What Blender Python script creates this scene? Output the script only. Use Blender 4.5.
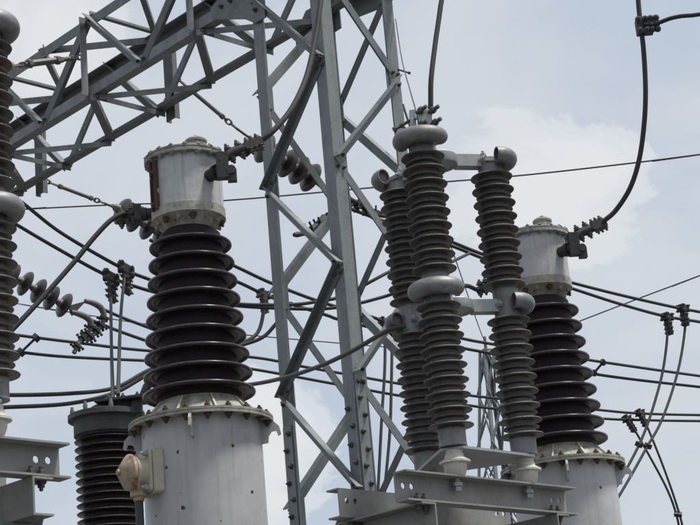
import bpy, bmesh, math, random
from mathutils import Vector, Matrix
random.seed(7)
V = Vector
scene = bpy.context.scene
for o in list(bpy.data.objects):
    bpy.data.objects.remove(o)

# ------------------------------------------------------------------ camera
FPX = 1700.0; TH = math.radians(17.9); RHO = math.atan(0.09); CAMZ = 1.6
cT, sT, cR, sR = math.cos(TH), math.sin(TH), math.cos(RHO), math.sin(RHO)
FW = V((0, cT, sT)); R0 = V((1, 0, 0)); U0 = V((0, -sT, cT))
RT = R0*cR - U0*sR; UP = U0*cR + R0*sR; CAM = V((0, 0, CAMZ))
cd = bpy.data.cameras.new('camera'); cam = bpy.data.objects.new('camera', cd)
scene.collection.objects.link(cam); scene.camera = cam
cd.sensor_fit = 'HORIZONTAL'; cd.sensor_width = 36.0; cd.lens = FPX/700*36.0
cd.clip_start = 0.05; cd.clip_end = 3000
cam.matrix_world = Matrix(((RT.x, UP.x, -FW.x, CAM.x), (RT.y, UP.y, -FW.y, CAM.y), (RT.z, UP.z, -FW.z, CAM.z), (0, 0, 0, 1)))

# ------------------------------------------------------------------ sky and sun
SUN_EL = math.radians(66); SUN_AZ = math.radians(102)      # azimuth clockwise from the view direction (+Y)
w = bpy.data.worlds.new('World'); scene.world = w; w.use_nodes = True
nt = w.node_tree; nt.nodes.clear()
def N(t, **k):
    n = nt.nodes.new(t)
    for a, b in k.items(): setattr(n, a, b)
    return n
out = N('ShaderNodeOutputWorld')
sky = N('ShaderNodeTexSky', sky_type='NISHITA', sun_disc=False)
sky.sun_elevation = SUN_EL; sky.sun_rotation = SUN_AZ; sky.dust_density = 3.0; sky.air_density = 1.2
bg1 = N('ShaderNodeBackground'); bg1.inputs[1].default_value = 0.09
nt.links.new(sky.outputs[0], bg1.inputs[0])
tc = N('ShaderNodeTexCoord')
def noise(scale, detail, rough, dist=0.0, off=(0, 0, 0)):
    m = N('ShaderNodeMapping'); m.inputs['Location'].default_value = off
    m.inputs['Scale'].default_value = (1, 1, 1.5)
    nt.links.new(tc.outputs['Generated'], m.inputs[0])
    n = N('ShaderNodeTexNoise'); n.inputs['Scale'].default_value = scale; n.inputs['Detail'].default_value = detail
    n.inputs['Roughness'].default_value = rough; n.inputs['Distortion'].default_value = dist
    nt.links.new(m.outputs[0], n.inputs['Vector']); return n
def ramp(src, stops):
    r = N('ShaderNodeValToRGB'); e = r.color_ramp.elements
    while len(e) < len(stops): e.new(0.5)
    for q, (p, c) in zip(e, stops): q.position = p; q.color = (*c, 1)
    r.color_ramp.interpolation = 'EASE'
    nt.links.new(src, r.inputs[0]); return r
thin = ramp(noise(4.2, 6, .55, .4, (1.3, .2, .7)).outputs[0], [(.34, (.560, .635, .745)), (.68, (.715, .75, .795))])
# cumulus heads: fractal noise gathered round a few directions of the sky
def axis_of(px, py):
    return (FW + RT*((px-350)/FPX) - UP*((py-262.5)/FPX)).normalized()
fine = noise(11, 9, .62, .35, (.4, .1, .9))
prev = None
heads = [(axis_of(540, 205), .058), (axis_of(55, 55), .034), (axis_of(250, 470), .05), (V((.8, .3, .5)).normalized(), .2),
         (V((-.7, .5, .45)).normalized(), .2), (V((.1, -.8, .5)).normalized(), .22), (V((-.6, -.5, .6)).normalized(), .18), (V((.55, .7, .65)).normalized(), .12)]
for d, rad in heads:
    dn = N('ShaderNodeVectorMath', operation='DISTANCE'); dn.inputs[1].default_value = d
    nrm = N('ShaderNodeVectorMath', operation='NORMALIZE'); nt.links.new(tc.outputs['Generated'], nrm.inputs[0])
    nt.links.new(nrm.outputs[0], dn.inputs[0])
    mr = N('ShaderNodeMapRange'); mr.inputs[1].default_value = rad*1.6; mr.inputs[2].default_value = rad*.1
    mr.inputs[3].default_value = 0; mr.inputs[4].default_value = 1
    nt.links.new(dn.outputs['Value'], mr.inputs[0])
    if prev is None: prev = mr.outputs[0]
    else:
        mx = N('ShaderNodeMath', operation='MAXIMUM'); nt.links.new(prev, mx.inputs[0]); nt.links.new(mr.outputs[0], mx.inputs[1]); prev = mx.outputs[0]
sm = N('ShaderNodeMath', operation='MULTIPLY_ADD'); sm.inputs[1].default_value = .55
nt.links.new(prev, sm.inputs[0]); nt.links.new(fine.outputs[0], sm.inputs[2])
head = ramp(sm.outputs[0], [(.67, (0, 0, 0)), (.735, (.60, .60, .60)), (.95, (1, 1, 1))])
cl = N('ShaderNodeMixRGB'); cl.inputs[2].default_value = (.86, .875, .885, 1)
nt.links.new(head.outputs[0], cl.inputs[0]); nt.links.new(thin.outputs[0], cl.inputs[1])
bg2 = N('ShaderNodeBackground'); bg2.inputs[1].default_value = 1.0
nt.links.new(cl.outputs[0], bg2.inputs[0])
mixs = N('ShaderNodeMixShader'); mixs.inputs[0].default_value = .86
nt.links.new(bg1.outputs[0], mixs.inputs[1]); nt.links.new(bg2.outputs[0], mixs.inputs[2])
nt.links.new(mixs.outputs[0], out.inputs[0])

sd = bpy.data.lights.new('sun', 'SUN'); sd.energy = 4.4; sd.angle = math.radians(9); sd.color = (1, .965, .91)
sun = bpy.data.objects.new('sun', sd); scene.collection.objects.link(sun)
sdir = V((math.sin(SUN_AZ)*math.cos(SUN_EL), math.cos(SUN_AZ)*math.cos(SUN_EL), math.sin(SUN_EL)))
sun.rotation_euler = sdir.to_track_quat('Z', 'Y').to_euler(); sun.location = (6, -4, 14)
vs = scene.view_settings; vs.view_transform = 'Standard'; vs.look = 'None'; vs.exposure = 0.0; vs.gamma = 1.0
scene.render.resolution_x = 1024; scene.render.resolution_y = 768

# ------------------------------------------------------------------ photo pixel <-> place
def P(px, py, Y):
    r = FW + RT*((px-350)/FPX) - UP*((py-262.5)/FPX)
    return CAM + r*(Y/r.y)
def zat(x, y, py):
    K = 262.5-py
    return CAMZ + (FPX*(x*sR - y*sT*cR) - K*y*cT)/(K*sT - FPX*cT*cR)
def depth(p): return (V(p)-CAM).dot(FW)
def px2m(n, p): return n/FPX*depth(p)
AZ = math.radians(46)                                   # the yard's grid: beams run along GU, gantries along GV
GU = V((math.sin(AZ), math.cos(AZ), 0)); GV = V((-math.cos(AZ), math.sin(AZ), 0)); GZ = V((0, 0, 1))

# ------------------------------------------------------------------ mesh helpers
COL = scene.collection
class MB:
    def __init__(s): s.v = []; s.f = []
    def add(s, vs, fs):
        b = len(s.v); s.v += [V(q) for q in vs]; s.f += [tuple(b+i for i in q) for q in fs]; return s
    def prism(s, poly, p0, p1, X, Y):
        p0, p1, X, Y = V(p0), V(p1), V(X), V(Y); n = len(poly)
        vs = [p0+X*a+Y*b for a, b in poly]+[p1+X*a+Y*b for a, b in poly]
        fs = [(i, (i+1) % n, n+(i+1) % n, n+i) for i in range(n)]+[tuple(range(n-1, -1, -1)), tuple(range(n, 2*n))]
        return s.add(vs, fs)
    def box(s, c, X, Y, Z):
        c, X, Y, Z = V(c), V(X), V(Y), V(Z)
        return s.prism([(-1, -1), (1, -1), (1, 1), (-1, 1)], c-Z, c+Z, X, Y)
    def lathe(s, prof, n=32, o=(0, 0, 0), ax=None, a0=0.0, a1=2*math.pi):
        o = V(o); Z = V(ax).normalized() if ax is not None else GZ
        X = Z.orthogonal().normalized() if abs(Z.z) < .999 else V((1, 0, 0)); Y = Z.cross(X)
        full = abs(a1-a0-2*math.pi) < 1e-6; cnt = n if full else n+1
        vs = []
        for r, z in prof:
            for k in range(cnt):
                a = a0+(a1-a0)*k/n
                vs.append(o+Z*z+(X*math.cos(a)+Y*math.sin(a))*r)
        fs = []
        for i in range(len(prof)-1):
            for k in range(n):
                k2 = (k+1) % cnt
                fs.append((i*cnt+k, i*cnt+k2, (i+1)*cnt+k2, (i+1)*cnt+k))
        if full:
            if prof[0][0] > 1e-5: fs.append(tuple(range(cnt-1, -1, -1)))
            if prof[-1][0] > 1e-5: fs.append(tuple((len(prof)-1)*cnt+k for k in range(cnt)))
        return s.add(vs, fs)
    def tube(s, pts, r, n=10, cap=True):
        pts = [V(p) for p in pts]; m = len(pts)
        rs = r if isinstance(r, (list, tuple)) else [r]*m
        t = [(pts[min(i+1, m-1)]-pts[max(i-1, 0)]).normalized() for i in range(m)]
        X = t[0].orthogonal().normalized(); vs = []
        for i in range(m):
            X = (X - t[i]*X.dot(t[i])).normalized(); Y = t[i].cross(X)
            for k in range(n):
                a = 2*math.pi*k/n; vs.append(pts[i]+(X*math.cos(a)+Y*math.sin(a))*rs[i])
        fs = [(i*n+k, i*n+(k+1) % n, (i+1)*n+(k+1) % n, (i+1)*n+k) for i in range(m-1) for k in range(n)]
        if cap: fs += [tuple(range(n-1, -1, -1)), tuple((m-1)*n+k for k in range(n))]
        return s.add(vs, fs)
    def mesh(s, name, mat, ang=38, org=(0, 0, 0)):
        o = V(org); me = bpy.data.meshes.new(name)
        me.from_pydata([q-o for q in s.v], [], s.f); me.update()
        bm = bmesh.new(); bm.from_mesh(me)
        bmesh.ops.remove_doubles(bm, verts=bm.verts, dist=1e-6)
        bmesh.ops.recalc_face_normals(bm, faces=bm.faces); bm.to_mesh(me); bm.free()
        me.polygons.foreach_set('use_smooth', [True]*len(me.polygons))
        me.set_sharp_from_angle(angle=math.radians(ang)); me.materials.append(mat); return me
def put(name, me, parent=None, loc=(0, 0, 0), mtx=None):
    o = bpy.data.objects.new(name, me); COL.objects.link(o)
    if parent is not None: o.parent = parent
    if mtx is not None: o.matrix_local = mtx
    else: o.location = loc
    return o
def thing(name, label, cat, loc=(0, 0, 0), group=None, me=None):
    o = bpy.data.objects.new(name, me); COL.objects.link(o); o.location = loc
    if me is None: o.empty_display_size = .1
    tag(o, label, cat, group); return o
def tag(o, label, cat, group=None):
    o['label'] = label; o['category'] = cat
    if group: o['group'] = group
def copy_tree(o, parent=None):
    c = o.copy(); COL.objects.link(c)
    if parent is not None: c.parent = parent
    for ch in [q for q in o.children]: copy_tree(ch, c)
    return c
def frame(p, z, x=None):
    z = V(z).normalized(); x = V(x) if x is not None else z.orthogonal()
    x = (x-z*x.dot(z)).normalized(); y = z.cross(x)
    return Matrix(((x.x, y.x, z.x, p[0]), (x.y, y.y, z.y, p[1]), (x.z, y.z, z.z, p[2]), (0, 0, 0, 1)))
def spline(pts, k=8):
    pts = [V(p) for p in pts]; q = [pts[0]*2-pts[1]]+pts+[pts[-1]*2-pts[-2]]; res = []
    for i in range(1, len(q)-2):
        a, b, c, d = q[i-1:i+3]
        for j in range(k):
            t = j/k
            res.append(.5*((2*b)+(c-a)*t+(2*a-5*b+4*c-d)*t*t+(3*b-a-3*c+d)*t**3))
    return res+[pts[-1]]
def plate(L, H, T, holes, nseg=14):
    """flat plate L x H x T (x, z, y) with round holes (x, z, r), corner at the origin"""
    bm = bmesh.new(); loops = [[(0, 0), (L, 0), (L, H), (0, H)]]
    for x, z, r in holes: loops.append([(x+r*math.cos(2*math.pi*k/nseg), z+r*math.sin(2*math.pi*k/nseg)) for k in range(nseg)])
    ed = []
    for lp in loops:
        vv = [bm.verts.new((a, 0, b)) for a, b in lp]
        ed += [bm.edges.new((vv[i], vv[(i+1) % len(vv)])) for i in range(len(vv))]
    bmesh.ops.triangle_fill(bm, edges=ed, use_beauty=True)
    r = bmesh.ops.extrude_face_region(bm, geom=bm.faces[:])
    bmesh.ops.translate(bm, verts=[g for g in r['geom'] if isinstance(g, bmesh.types.BMVert)], vec=(0, T, 0))
    bm.verts.index_update()
    mb = MB(); mb.add([v.co.copy() for v in bm.verts], [[v.index for v in f.verts] for f in bm.faces]); bm.free(); return mb
def placed(mb, o, X, Y, Z):
    o, X, Y, Z = V(o), V(X), V(Y), V(Z)
    mb.v = [o+X*q.x+Y*q.y+Z*q.z for q in mb.v]; return mb

# ------------------------------------------------------------------ materials
def material(name, base, rough=.5, metal=0.0, var=.25, scale=9.0, spots=None, bump=.15, coat=0.0, dust_sheen=None, spec=.5, grime=None, streak=None):
    m = bpy.data.materials.new(name); m.use_nodes = True; t = m.node_tree; L = t.links
    b = t.nodes['Principled BSDF']
    def nn(k, **kw):
        n = t.nodes.new(k)
        for a, c in kw.items(): setattr(n, a, c)
        return n
    co = nn('ShaderNodeTexCoord'); geo = nn('ShaderNodeNewGeometry'); oi = nn('ShaderNodeObjectInfo')
    def nz(sc, det=5, ro=.6, stretch=None):
        src = co.outputs['Object']
        if stretch:
            mp = nn('ShaderNodeMapping'); mp.inputs['Scale'].default_value = stretch; L.new(src, mp.inputs[0]); src = mp.outputs[0]
        n = nn('ShaderNodeTexNoise'); n.inputs['Scale'].default_value = sc; n.inputs['Detail'].default_value = det; n.inputs['Roughness'].default_value = ro
        n.noise_dimensions = '4D'; L.new(src, n.inputs['Vector'])
        ww = nn('ShaderNodeMath', operation='MULTIPLY'); ww.inputs[1].default_value = 37.0; L.new(oi.outputs['Random'], ww.inputs[0]); L.new(ww.outputs[0], n.inputs['W'])
        return n.outputs[0]
    def rp(src, stops):
        r = nn('ShaderNodeValToRGB'); e = r.color_ramp.elements
        while len(e) < len(stops): e.new(.5)
        for q, (p, c) in zip(e, stops): q.position = p; q.color = (*c, 1)
        L.new(src, r.inputs[0]); return r.outputs[0]
    def mix(fac, a, c, mode='MIX'):
        x = nn('ShaderNodeMixRGB', blend_type=mode)
        for sock, val in ((x.inputs[0], fac), (x.inputs[1], a), (x.inputs[2], c)):
            if isinstance(val, (int, float)): sock.default_value = val
            elif isinstance(val, tuple): sock.default_value = (*val, 1)
            else: L.new(val, sock)
        return x.outputs[0]
    B = V(base)
    n1 = nz(scale); lo = tuple(B*(1-var)); hi = tuple(B*(1+var))
    col = rp(n1, [(.3, lo), (.7, hi)])
    n2 = nz(scale*4, 6, .7)
    col = mix(.35, col, rp(n2, [(.35, lo), (.65, hi)]))
    st = nz(scale*1.2, 4, .6, (1, 1, .12))
    col = mix(.3, col, rp(st, [(.35, tuple(B*(1-1.3*var))), (.6, hi)]))
    # one piece a little lighter or darker than its neighbour
    hv = nn('ShaderNodeMapRange'); hv.inputs[3].default_value = 1-var*.5; hv.inputs[4].default_value = 1+var*.5; L.new(oi.outputs['Random'], hv.inputs[0])
    cb = nn('ShaderNodeCombineXYZ')
    for k in range(3): L.new(hv.outputs[0], cb.inputs[k])
    col = mix(1.0, col, cb.outputs[0], 'MULTIPLY')
    if grime:
        g, gs, glo, ghi = grime
        col = mix(rp(nz(gs, 7, .72), [(glo, (0, 0, 0)), (ghi, (1, 1, 1))]), col, g)
    if streak:
        k_, amt = streak
        sg = nz(1.0, 6, .7, (34, 34, 1.6)); col = mix(rp(sg, [(.52, (0, 0, 0)), (.72, (amt,)*3)]), col, k_)
    if spots:
        sc, size, sc_col = spots
        vo = nn('ShaderNodeTexVoronoi', feature='F1'); vo.inputs['Scale'].default_value = sc; dn_ = nn('ShaderNodeTexNoise'); dn_.inputs['Scale'].default_value = 45; L.new(co.outputs['Object'], dn_.inputs['Vector'])
        wv = nn('ShaderNodeVectorMath', operation='MULTIPLY_ADD'); wv.inputs[1].default_value = (.022,)*3; L.new(dn_.outputs['Color'], wv.inputs[0]); L.new(co.outputs['Object'], wv.inputs[2]); L.new(wv.outputs[0], vo.inputs['Vector'])
        keep = nn('ShaderNodeSeparateColor'); L.new(vo.outputs['Color'], keep.inputs[0])
        th_ = nn('ShaderNodeMapRange'); th_.inputs[1].default_value = .22; th_.inputs[2].default_value = 1.0; th_.inputs[3].default_value = 0; th_.inputs[4].default_value = size; L.new(keep.outputs[0], th_.inputs[0])
        lt = nn('ShaderNodeMath', operation='SUBTRACT'); L.new(th_.outputs[0], lt.inputs[0]); L.new(vo.outputs['Distance'], lt.inputs[1])
        mk = nn('ShaderNodeMapRange'); mk.inputs[1].default_value = 0; mk.inputs[2].default_value = .03; L.new(lt.outputs[0], mk.inputs[0])
        col = mix(mk.outputs[0], col, sc_col)
    if dust_sheen:
        # dusty film and, on brown sheds, painted rim highlight; thicker on faces that look up
        dcol, damt = dust_sheen
        sp = nn('ShaderNodeSeparateXYZ'); L.new(geo.outputs['Normal'], sp.inputs[0])
        md = nn('ShaderNodeMapRange'); md.inputs[1].default_value = .15; md.inputs[2].default_value = .9; md.inputs[4].default_value = damt; L.new(sp.outputs['Z'], md.inputs[0])
        ad = nn('ShaderNodeMath', operation='MULTIPLY'); L.new(md.outputs[0], ad.inputs[0]); L.new(rp(n2, [(.25, (.3,)*3), (.7, (1,)*3)]), ad.inputs[1])
        col = mix(ad.outputs[0], col, dcol)
    L.new(col, b.inputs['Base Color'])
    rr = nn('ShaderNodeMapRange'); rr.inputs[3].default_value = max(.05, rough-.12); rr.inputs[4].default_value = min(1, rough+.12); L.new(n2, rr.inputs[0]); L.new(rr.outputs[0], b.inputs['Roughness'])
    b.inputs['Metallic'].default_value = metal; b.inputs['Specular IOR Level'].default_value = spec
    if coat: b.inputs['Coat Weight'].default_value = coat; b.inputs['Coat Roughness'].default_value = .18
    if bump:
        bp = nn('ShaderNodeBump'); bp.inputs['Strength'].default_value = bump; bp.inputs['Distance'].default_value = .01; L.new(n2, bp.inputs['Height']); L.new(bp.outputs[0], b.inputs['Normal'])
    return m
M = {}
M['galv'] = material('galvanised_steel', (.166, .181, .188), .55, .3, .30, 8, grime=((.105, .10, .093), 6, .55, .80), streak=((.27, .275, .27), .35))
M['galvdark'] = material('shaded_galvanised_steel', (.118, .129, .135), .6, .25, .32, 8, grime=((.085, .078, .07), 6, .52, .78), streak=((.20, .20, .195), .3))  # same steel with shade put into its colour, for members turned from the light
M['beam'] = material('dull_channel_steel', (.235, .235, .225), .65, .15, .25, 5, grime=((.16, .14, .11), 4, .52, .8))
M['bolt'] = material('dark_bolt_steel', (.085, .082, .078), .55, .4, .3, 60)
M['porc'] = material('brown_glazed_porcelain', (.028, .0195, .0215), .26, 0, .4, 10, bump=.05, coat=.0, spec=.22, dust_sheen=((.20, .19, .185), .40), streak=((.055, .05, .05), .5))  # pale upward coat paints the sky highlight along the shed rims, besides dusty film
M['core'] = material('dull_brown_porcelain_body', (.026, .019, .021), .5, 0, .3, 12, bump=.05, spec=.12)
M['arr'] = material('grey_brown_dusty_porcelain', (.076, .071, .068), .42, 0, .42, 16, bump=.15, dust_sheen=((.27, .26, .24), .7), grime=((.045, .043, .042), 9, .5, .72))
M['shield'] = material('dull_cast_aluminium', (.185, .187, .190), .5, .3, .3, 14, dust_sheen=((.22, .215, .21), .35), bump=.25, grime=((.09, .088, .085), 10, .5, .75))
M['plate'] = material('plain_aluminium_plate', (.33, .345, .355), .5, .35, .15, 10)
M['whitepor'] = material('off_white_porcelain', (.52, .50, .45), .45, 0, .2, 16, grime=((.30, .26, .20), 14, .5, .8))
M['tank'] = material('pale_grey_tank_paint', (.43, .44, .448), .45, 0, .09, 4, spots=(14, .21, (.045, .022, .014)), bump=.06, grime=((.28, .285, .28), 3, .5, .85), streak=((.22, .20, .175), .45))
M['cap'] = material('pale_grey_cap_paint', (.41, .42, .427), .45, 0, .10, 5, bump=.06, grime=((.24, .24, .23), 6, .5, .8), streak=((.17, .12, .085), .55))
M['flange'] = material('grimy_flange_paint', (.33, .325, .29), .66, 0, .28, 12, bump=.3, grime=((.13, .105, .07), 11, .44, .66), spots=(22, .22, (.08, .04, .025)))
M['lid'] = material('grimy_lid_paint', (.34, .345, .33), .65, 0, .3, 16, bump=.3, grime=((.10, .085, .065), 14, .42, .66))
M['rust'] = material('rusty_gauge_steel', (.085, .052, .040), .85, 0, .55, 18, bump=.4, grime=((.035, .025, .02), 9, .42, .62), spots=(24, .42, (.30, .30, .28)))
M['jbox'] = material('tan_peeling_paint', (.42, .335, .245), .75, 0, .35, 16, bump=.45, grime=((.19, .085, .045), 16, .47, .62), spots=(30, .3, (.42, .40, .33)))
M['rbolt'] = material('brown_rusted_bolt', (.075, .046, .034), .85, 0, .5, 40, bump=.3)
M['cream'] = material('cream_chipped_paint', (.50, .46, .36), .65, 0, .2, 14, bump=.3, grime=((.27, .16, .09), 12, .55, .75))
M['clamp'] = material('blackened_cast_clamp', (.034, .033, .034), .6, .3, .3, 30)
M['alclamp'] = material('weathered_aluminium_clamp', (.135, .132, .128), .6, .25, .3, 30)
M['cond'] = material('weathered_conductor', (.036, .036, .038), .72, .0, .25, 30, spec=.3)
M['dark'] = material('dark_sheathed_cable', (.040, .042, .046), .55, 0, .2, 20)
M['cap3'] = material('dark_grey_painted_metal', (.055, .058, .061), .65, .1, .4, 12, bump=.3, grime=((.11, .105, .095), 10, .55, .75))
M['disc'] = material('purple_brown_porcelain_disc', (.036, .028, .028), .35, 0, .3, 12, bump=.05, coat=.1, dust_sheen=((.09, .08, .078), .25))
M['conduit'] = material('dark_conduit', (.03, .032, .038), .5, 0, .2, 20)
M['concrete'] = material('grey_footing_concrete', (.33, .32, .30), .85, 0, .2, 6)
M['gravel'] = material('grey_gravel', (.095, .092, .086), .95, 0, .5, 9, bump=1.0)

# ------------------------------------------------------------------ small shared pieces
def hexbolt(r, h, name, mat, wash=1.35):
    mb = MB(); mb.lathe([(r*wash, 0), (r*wash, h*.22), (r*.98, h*.22)], 12)
    mb.lathe([(r, h*.2), (r, h*.75), (r*.82, h*.85)], 6)
    mb.lathe([(r*.5, h*.8), (r*.5, h*1.25), (r*.35, h*1.35)], 8)
    return mb.mesh(name, mat, 30)
BOLT = hexbolt(.013, .02, 'bolt', M['bolt']); BOLTB = hexbolt(.017, .028, 'large_bolt', M['bolt'])
BOLTR = hexbolt(.0165, .023, 'rusty_bolt', M['rbolt']); BOLTG = hexbolt(.016, .03, 'grey_bolt', M['plate'])
BOLTL = hexbolt(.013, .013, 'painted_bolt', M['lid'], 1.5)
BOLTF = hexbolt(.0135, .016, 'dull_bolt', M['flange'], 1.5)
def bolts(parent, me, items, base=(0, 0, 0)):
    for p, n in items: put('bolt', me, parent, mtx=frame(V(p)-V(base), n))

# ------------------------------------------------------------------ ground
g = MB(); g.add([(-400, -400, 0), (400, -400, 0), (400, 800, 0), (-400, 800, 0)], [(0, 1, 2, 3)])
gr = put('ground', g.mesh('ground', M['gravel'])); gr['kind'] = 'structure'

# ------------------------------------------------------------------ lattice tower of the gantry
W = .88; LEGW = .125; LT = .012
TN = P(331, 125, 13.0); TN = V((TN.x, TN.y, 0))
corner = {'N': TN, 'L': TN+GV*W, 'R': TN+GU*W, 'F': TN+(GU+GV)*W}
inw = {'N': (GU, GV), 'L': (GU, -GV), 'R': (-GU, GV), 'F': (-GU, -GV)}
ZB = zat(corner['L'].x, corner['L'].y, -4); TH_ = .85; ZTOP = ZB+TH_+.10
def Lpoly(wd, t): return [(0, 0), (wd, 0), (wd, t), (t, t), (t, wd), (0, wd)]
tower = thing('lattice_tower', 'grey galvanised lattice tower with bolted angle legs and zigzag bracing', 'tower', TN)
def lbar(parent, name, p0, p1, A, B, wd, t, mat, org, ext=0.0):
    p0, p1 = V(p0), V(p1); d = (p1-p0).normalized(); p0 = p0-d*ext; p1 = p1+d*ext
    A = V(A); A = (A-d*A.dot(d)).normalized(); B = V(B); B = (B-d*B.dot(d)); B = (B-A*B.dot(A)).normalized()
    mb = MB(); mb.prism(Lpoly(wd, t), p0, p1, A, B)
    return put(name, mb.mesh(name, mat, 30, org), parent)
for k, c in corner.items():
    A, B = inw[k]
    lbar(tower, 'leg', c+GZ*.25, c+GZ*ZTOP, A, B, LEGW, LT, M['galv'], TN)
    mb = MB(); mb.box(c+(A+B)*.06+GZ*.15, GU*.25, GV*.25, GZ*.15)
    put('footing', mb.mesh('footing', M['concrete'], 30, TN), tower)
z0 = zat(TN.x, TN.y, 58); z1 = zat(TN.x, TN.y, 265); HP = (z0-z1)/2
lev = [z0+HP*k for k in range(2, -10, -1)]
lev = [z for z in lev if .5 < z < ZB+.3]
def facing(a, b, nrm, first, wd=.068):
    """zigzag of angles in one face, from leg a to leg b in turns"""
    ca, cb = corner[a], corner[b]; e = (cb-ca).normalized(); ins = -V(nrm)
    n_items = 0
    for i in range(len(lev)-1):
        zt, zb = lev[i], lev[i+1]
        top_a = (i % 2 == 0) == first
        pt = (ca+e*.055 if top_a else cb-e*.055); pb = (cb-e*.055 if top_a else ca+e*.055)
        pt = pt+GZ*(zt-.035); pb = pb+GZ*(zb+.035)
        offs = V(nrm)*.002
        d = (pb-pt).normalized(); q = d.cross(V(nrm)).normalized()
        if q.z > 0: q = -q
        wid = wd*1.02 if (top_a and (a, b) in (('N', 'L'), ('R', 'F'))) else wd*1.08
        lbar(tower, 'brace', pt+offs-q*wid*.5, pb+offs-q*wid*.5, q, ins if (top_a and (a, b) == ('N', 'R')) else V(nrm), wid, .008, M['galvdark'] if (top_a and (a, b) in (('N', 'L'), ('R', 'F'))) else M['galv'], TN, .05)
    for i, z in enumerate(lev):
        on_a = (i % 2 == 0) == first
        c, s_ = (ca, e) if on_a else (cb, -e)
        mb = MB(); mb.box(c+s_*.078+ins*.0165+GZ*z, e*.075, V(nrm)*.004, GZ*.115)
        put('gusset_plate', mb.mesh('gusset_plate', M['galv'], 30, TN), tower)
        bolts(tower, BOLT, [(c+s_*.035+V(nrm)*.010+GZ*(z+.05), nrm), (c+s_*.095+V(nrm)*.010+GZ*(z+.055), nrm),
                            (c+s_*.035+V(nrm)*.010+GZ*(z-.05), nrm), (c+s_*.095+V(nrm)*.010+GZ*(z-.055), nrm)], TN)
NRM = {'NL': -GU, 'NR': -GV, 'RF': GU, 'LF': GV}
i0 = min(range(len(lev)), key=lambda i: abs(lev[i]-z0))
facing('N', 'L', NRM['NL'], i0 % 2 == 0)
facing('N', 'R', NRM['NR'], i0 % 2 == 1)
facing('R', 'F', NRM['RF'], i0 % 2 == 1)
facing('L', 'F', NRM['LF'], i0 % 2 == 0)
# splices low on the near and left legs
def splice(k, py0, py1, n, nrmA, dirA, name):
    c = corner[k]; za, zb = zat(c.x, c.y, py0), zat(c.x, c.y, py1)
    mb = MB(); mb.box(c+V(dirA)*.058+V(nrmA)*.0055+GZ*(za+zb)/2, V(dirA)*.052, V(nrmA)*.005, GZ*(za-zb)/2)
    put('splice_plate', mb.mesh('splice_plate', M['galv'], 30, TN), tower)
    for j in range(n):
        z = za+(zb-za)*(j+.5)/n
        bolts(tower, BOLTB, [(c+V(dirA)*(.04 if j % 2 else .078)+V(nrmA)*.011+GZ*z, nrmA)], TN)
splice('N', 372, 545, 10, -GV, GU, 'a'); splice('N', 398, 545, 8, -GU, GV, 'b'); splice('L', 428, 560, 8, -GU, -GV, 'c')
# step bolts on the right leg
for py in (70, 128, 186):
    c = corner['R']; z = zat(c.x, c.y, py)
    mb = MB(); q = c+GZ*z-GV*.002+(-GU)*.02
    mb.tube([q, q-GV*.0+GU*.14], .008, 8); mb.lathe([(.014, 0), (.014, .012)], 6, q+GU*.135, GU)
    put('step_bolt', mb.mesh('step_bolt', M['bolt'], 30, TN), tower)

# ------------------------------------------------------------------ box truss beam carried by the tower
BL = 9.6
truss_o = TN+GZ*ZB
truss = thing('gantry_beam', 'grey steel box truss beam reaching out from the lattice tower', 'truss beam', truss_o)
ins = .016
ch = {'B': (ins, 0), 'C': (W-ins, 0), 'T': (ins, TH_), 'A': (W-ins, TH_)}
def tp(k, t): return TN+GU*ch[k][0]+GV*t+GZ*(ZB+ch[k][1])
flg = {'B': (GU, GZ), 'C': (-GU, GZ), 'T': (GU, -GZ), 'A': (-GU, -GZ)}
for k in 'BCTA':
    lbar(truss, 'chord', tp(k, .0), tp(k, BL), *flg[k], .105, .011, M['galv'] if k in 'BT' else M['galvdark'], truss_o)
# panel points along the beam (distance from the near leg, metres)
BP = [.83, 2.55, 4.27, 5.99, 7.71, 9.43]; TPn = [1.69, 3.41, 5.13, 6.85, 8.57]
def member(p0, p1, nrm, wd, mat, flip=False, off=0.0, name='brace'):
    d = (p1-p0).normalized(); q = d.cross(V(nrm)).normalized()
    if q.z > 0: q = -q
    o = V(nrm)*off
    return lbar(truss, name, p0+o-q*wd*.5, p1+o-q*wd*.5, q, -V(nrm) if flip else V(nrm), wd, .008, mat, truss_o, .0)
def zig(ka, pa, kb, pb, nrm, wd, off):
    for i, t in enumerate(pb):                     # each point of chord kb with its two neighbours on chord ka
        for near, tt in ((True, pa[i]), (False, pa[i+1] if i+1 < len(pa) else None)):
            if tt is None or tt > BL: continue
            member(tp(kb, t), tp(ka, tt), nrm, wd*(1.0 if near else 1.3), M['galv'] if near else M['galvdark'], flip=not near, off=off)
zig('B', BP, 'T', TPn, -GU, .078, .004)
zig('A', BP, 'C', TPn, GU, .078, .004)
zig('C', BP, 'B', TPn, -GZ, .058, .004)
zig('T', BP, 'A', TPn, GZ, .058, .004)
for t in TPn:
    member(tp('T', t+.05), tp('B', t+.05), -GU, .075, M['galv'], off=.016, name='vertical_post')
    member(tp('B', t-.06), tp('C', t-.06), -GZ, .055, M['galvdark'], off=.014, name='strut')
    member(tp('T', t-.06), tp('A', t-.06), GZ, .055, M['galv'], off=.014, name='strut')
# dead-end posts on the far side of the beam, where the insulator strings are anchored
posts = []
for t in (3.30, 5.75, 8.2):
    p = tp('C', t)+GU*.05; mb = MB()
    mb.prism([(-.075, 0), (.075, 0), (.075, .06), (.065, .06), (.065, .01), (-.065, .01), (-.065, .06), (-.075, .06)], p-GZ*.10, p+GZ*(TH_+.05), GV, GU)
    put('anchor_post', mb.mesh('anchor_post', M['galvdark'], 30, truss_o), truss); posts.append(p)
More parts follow.
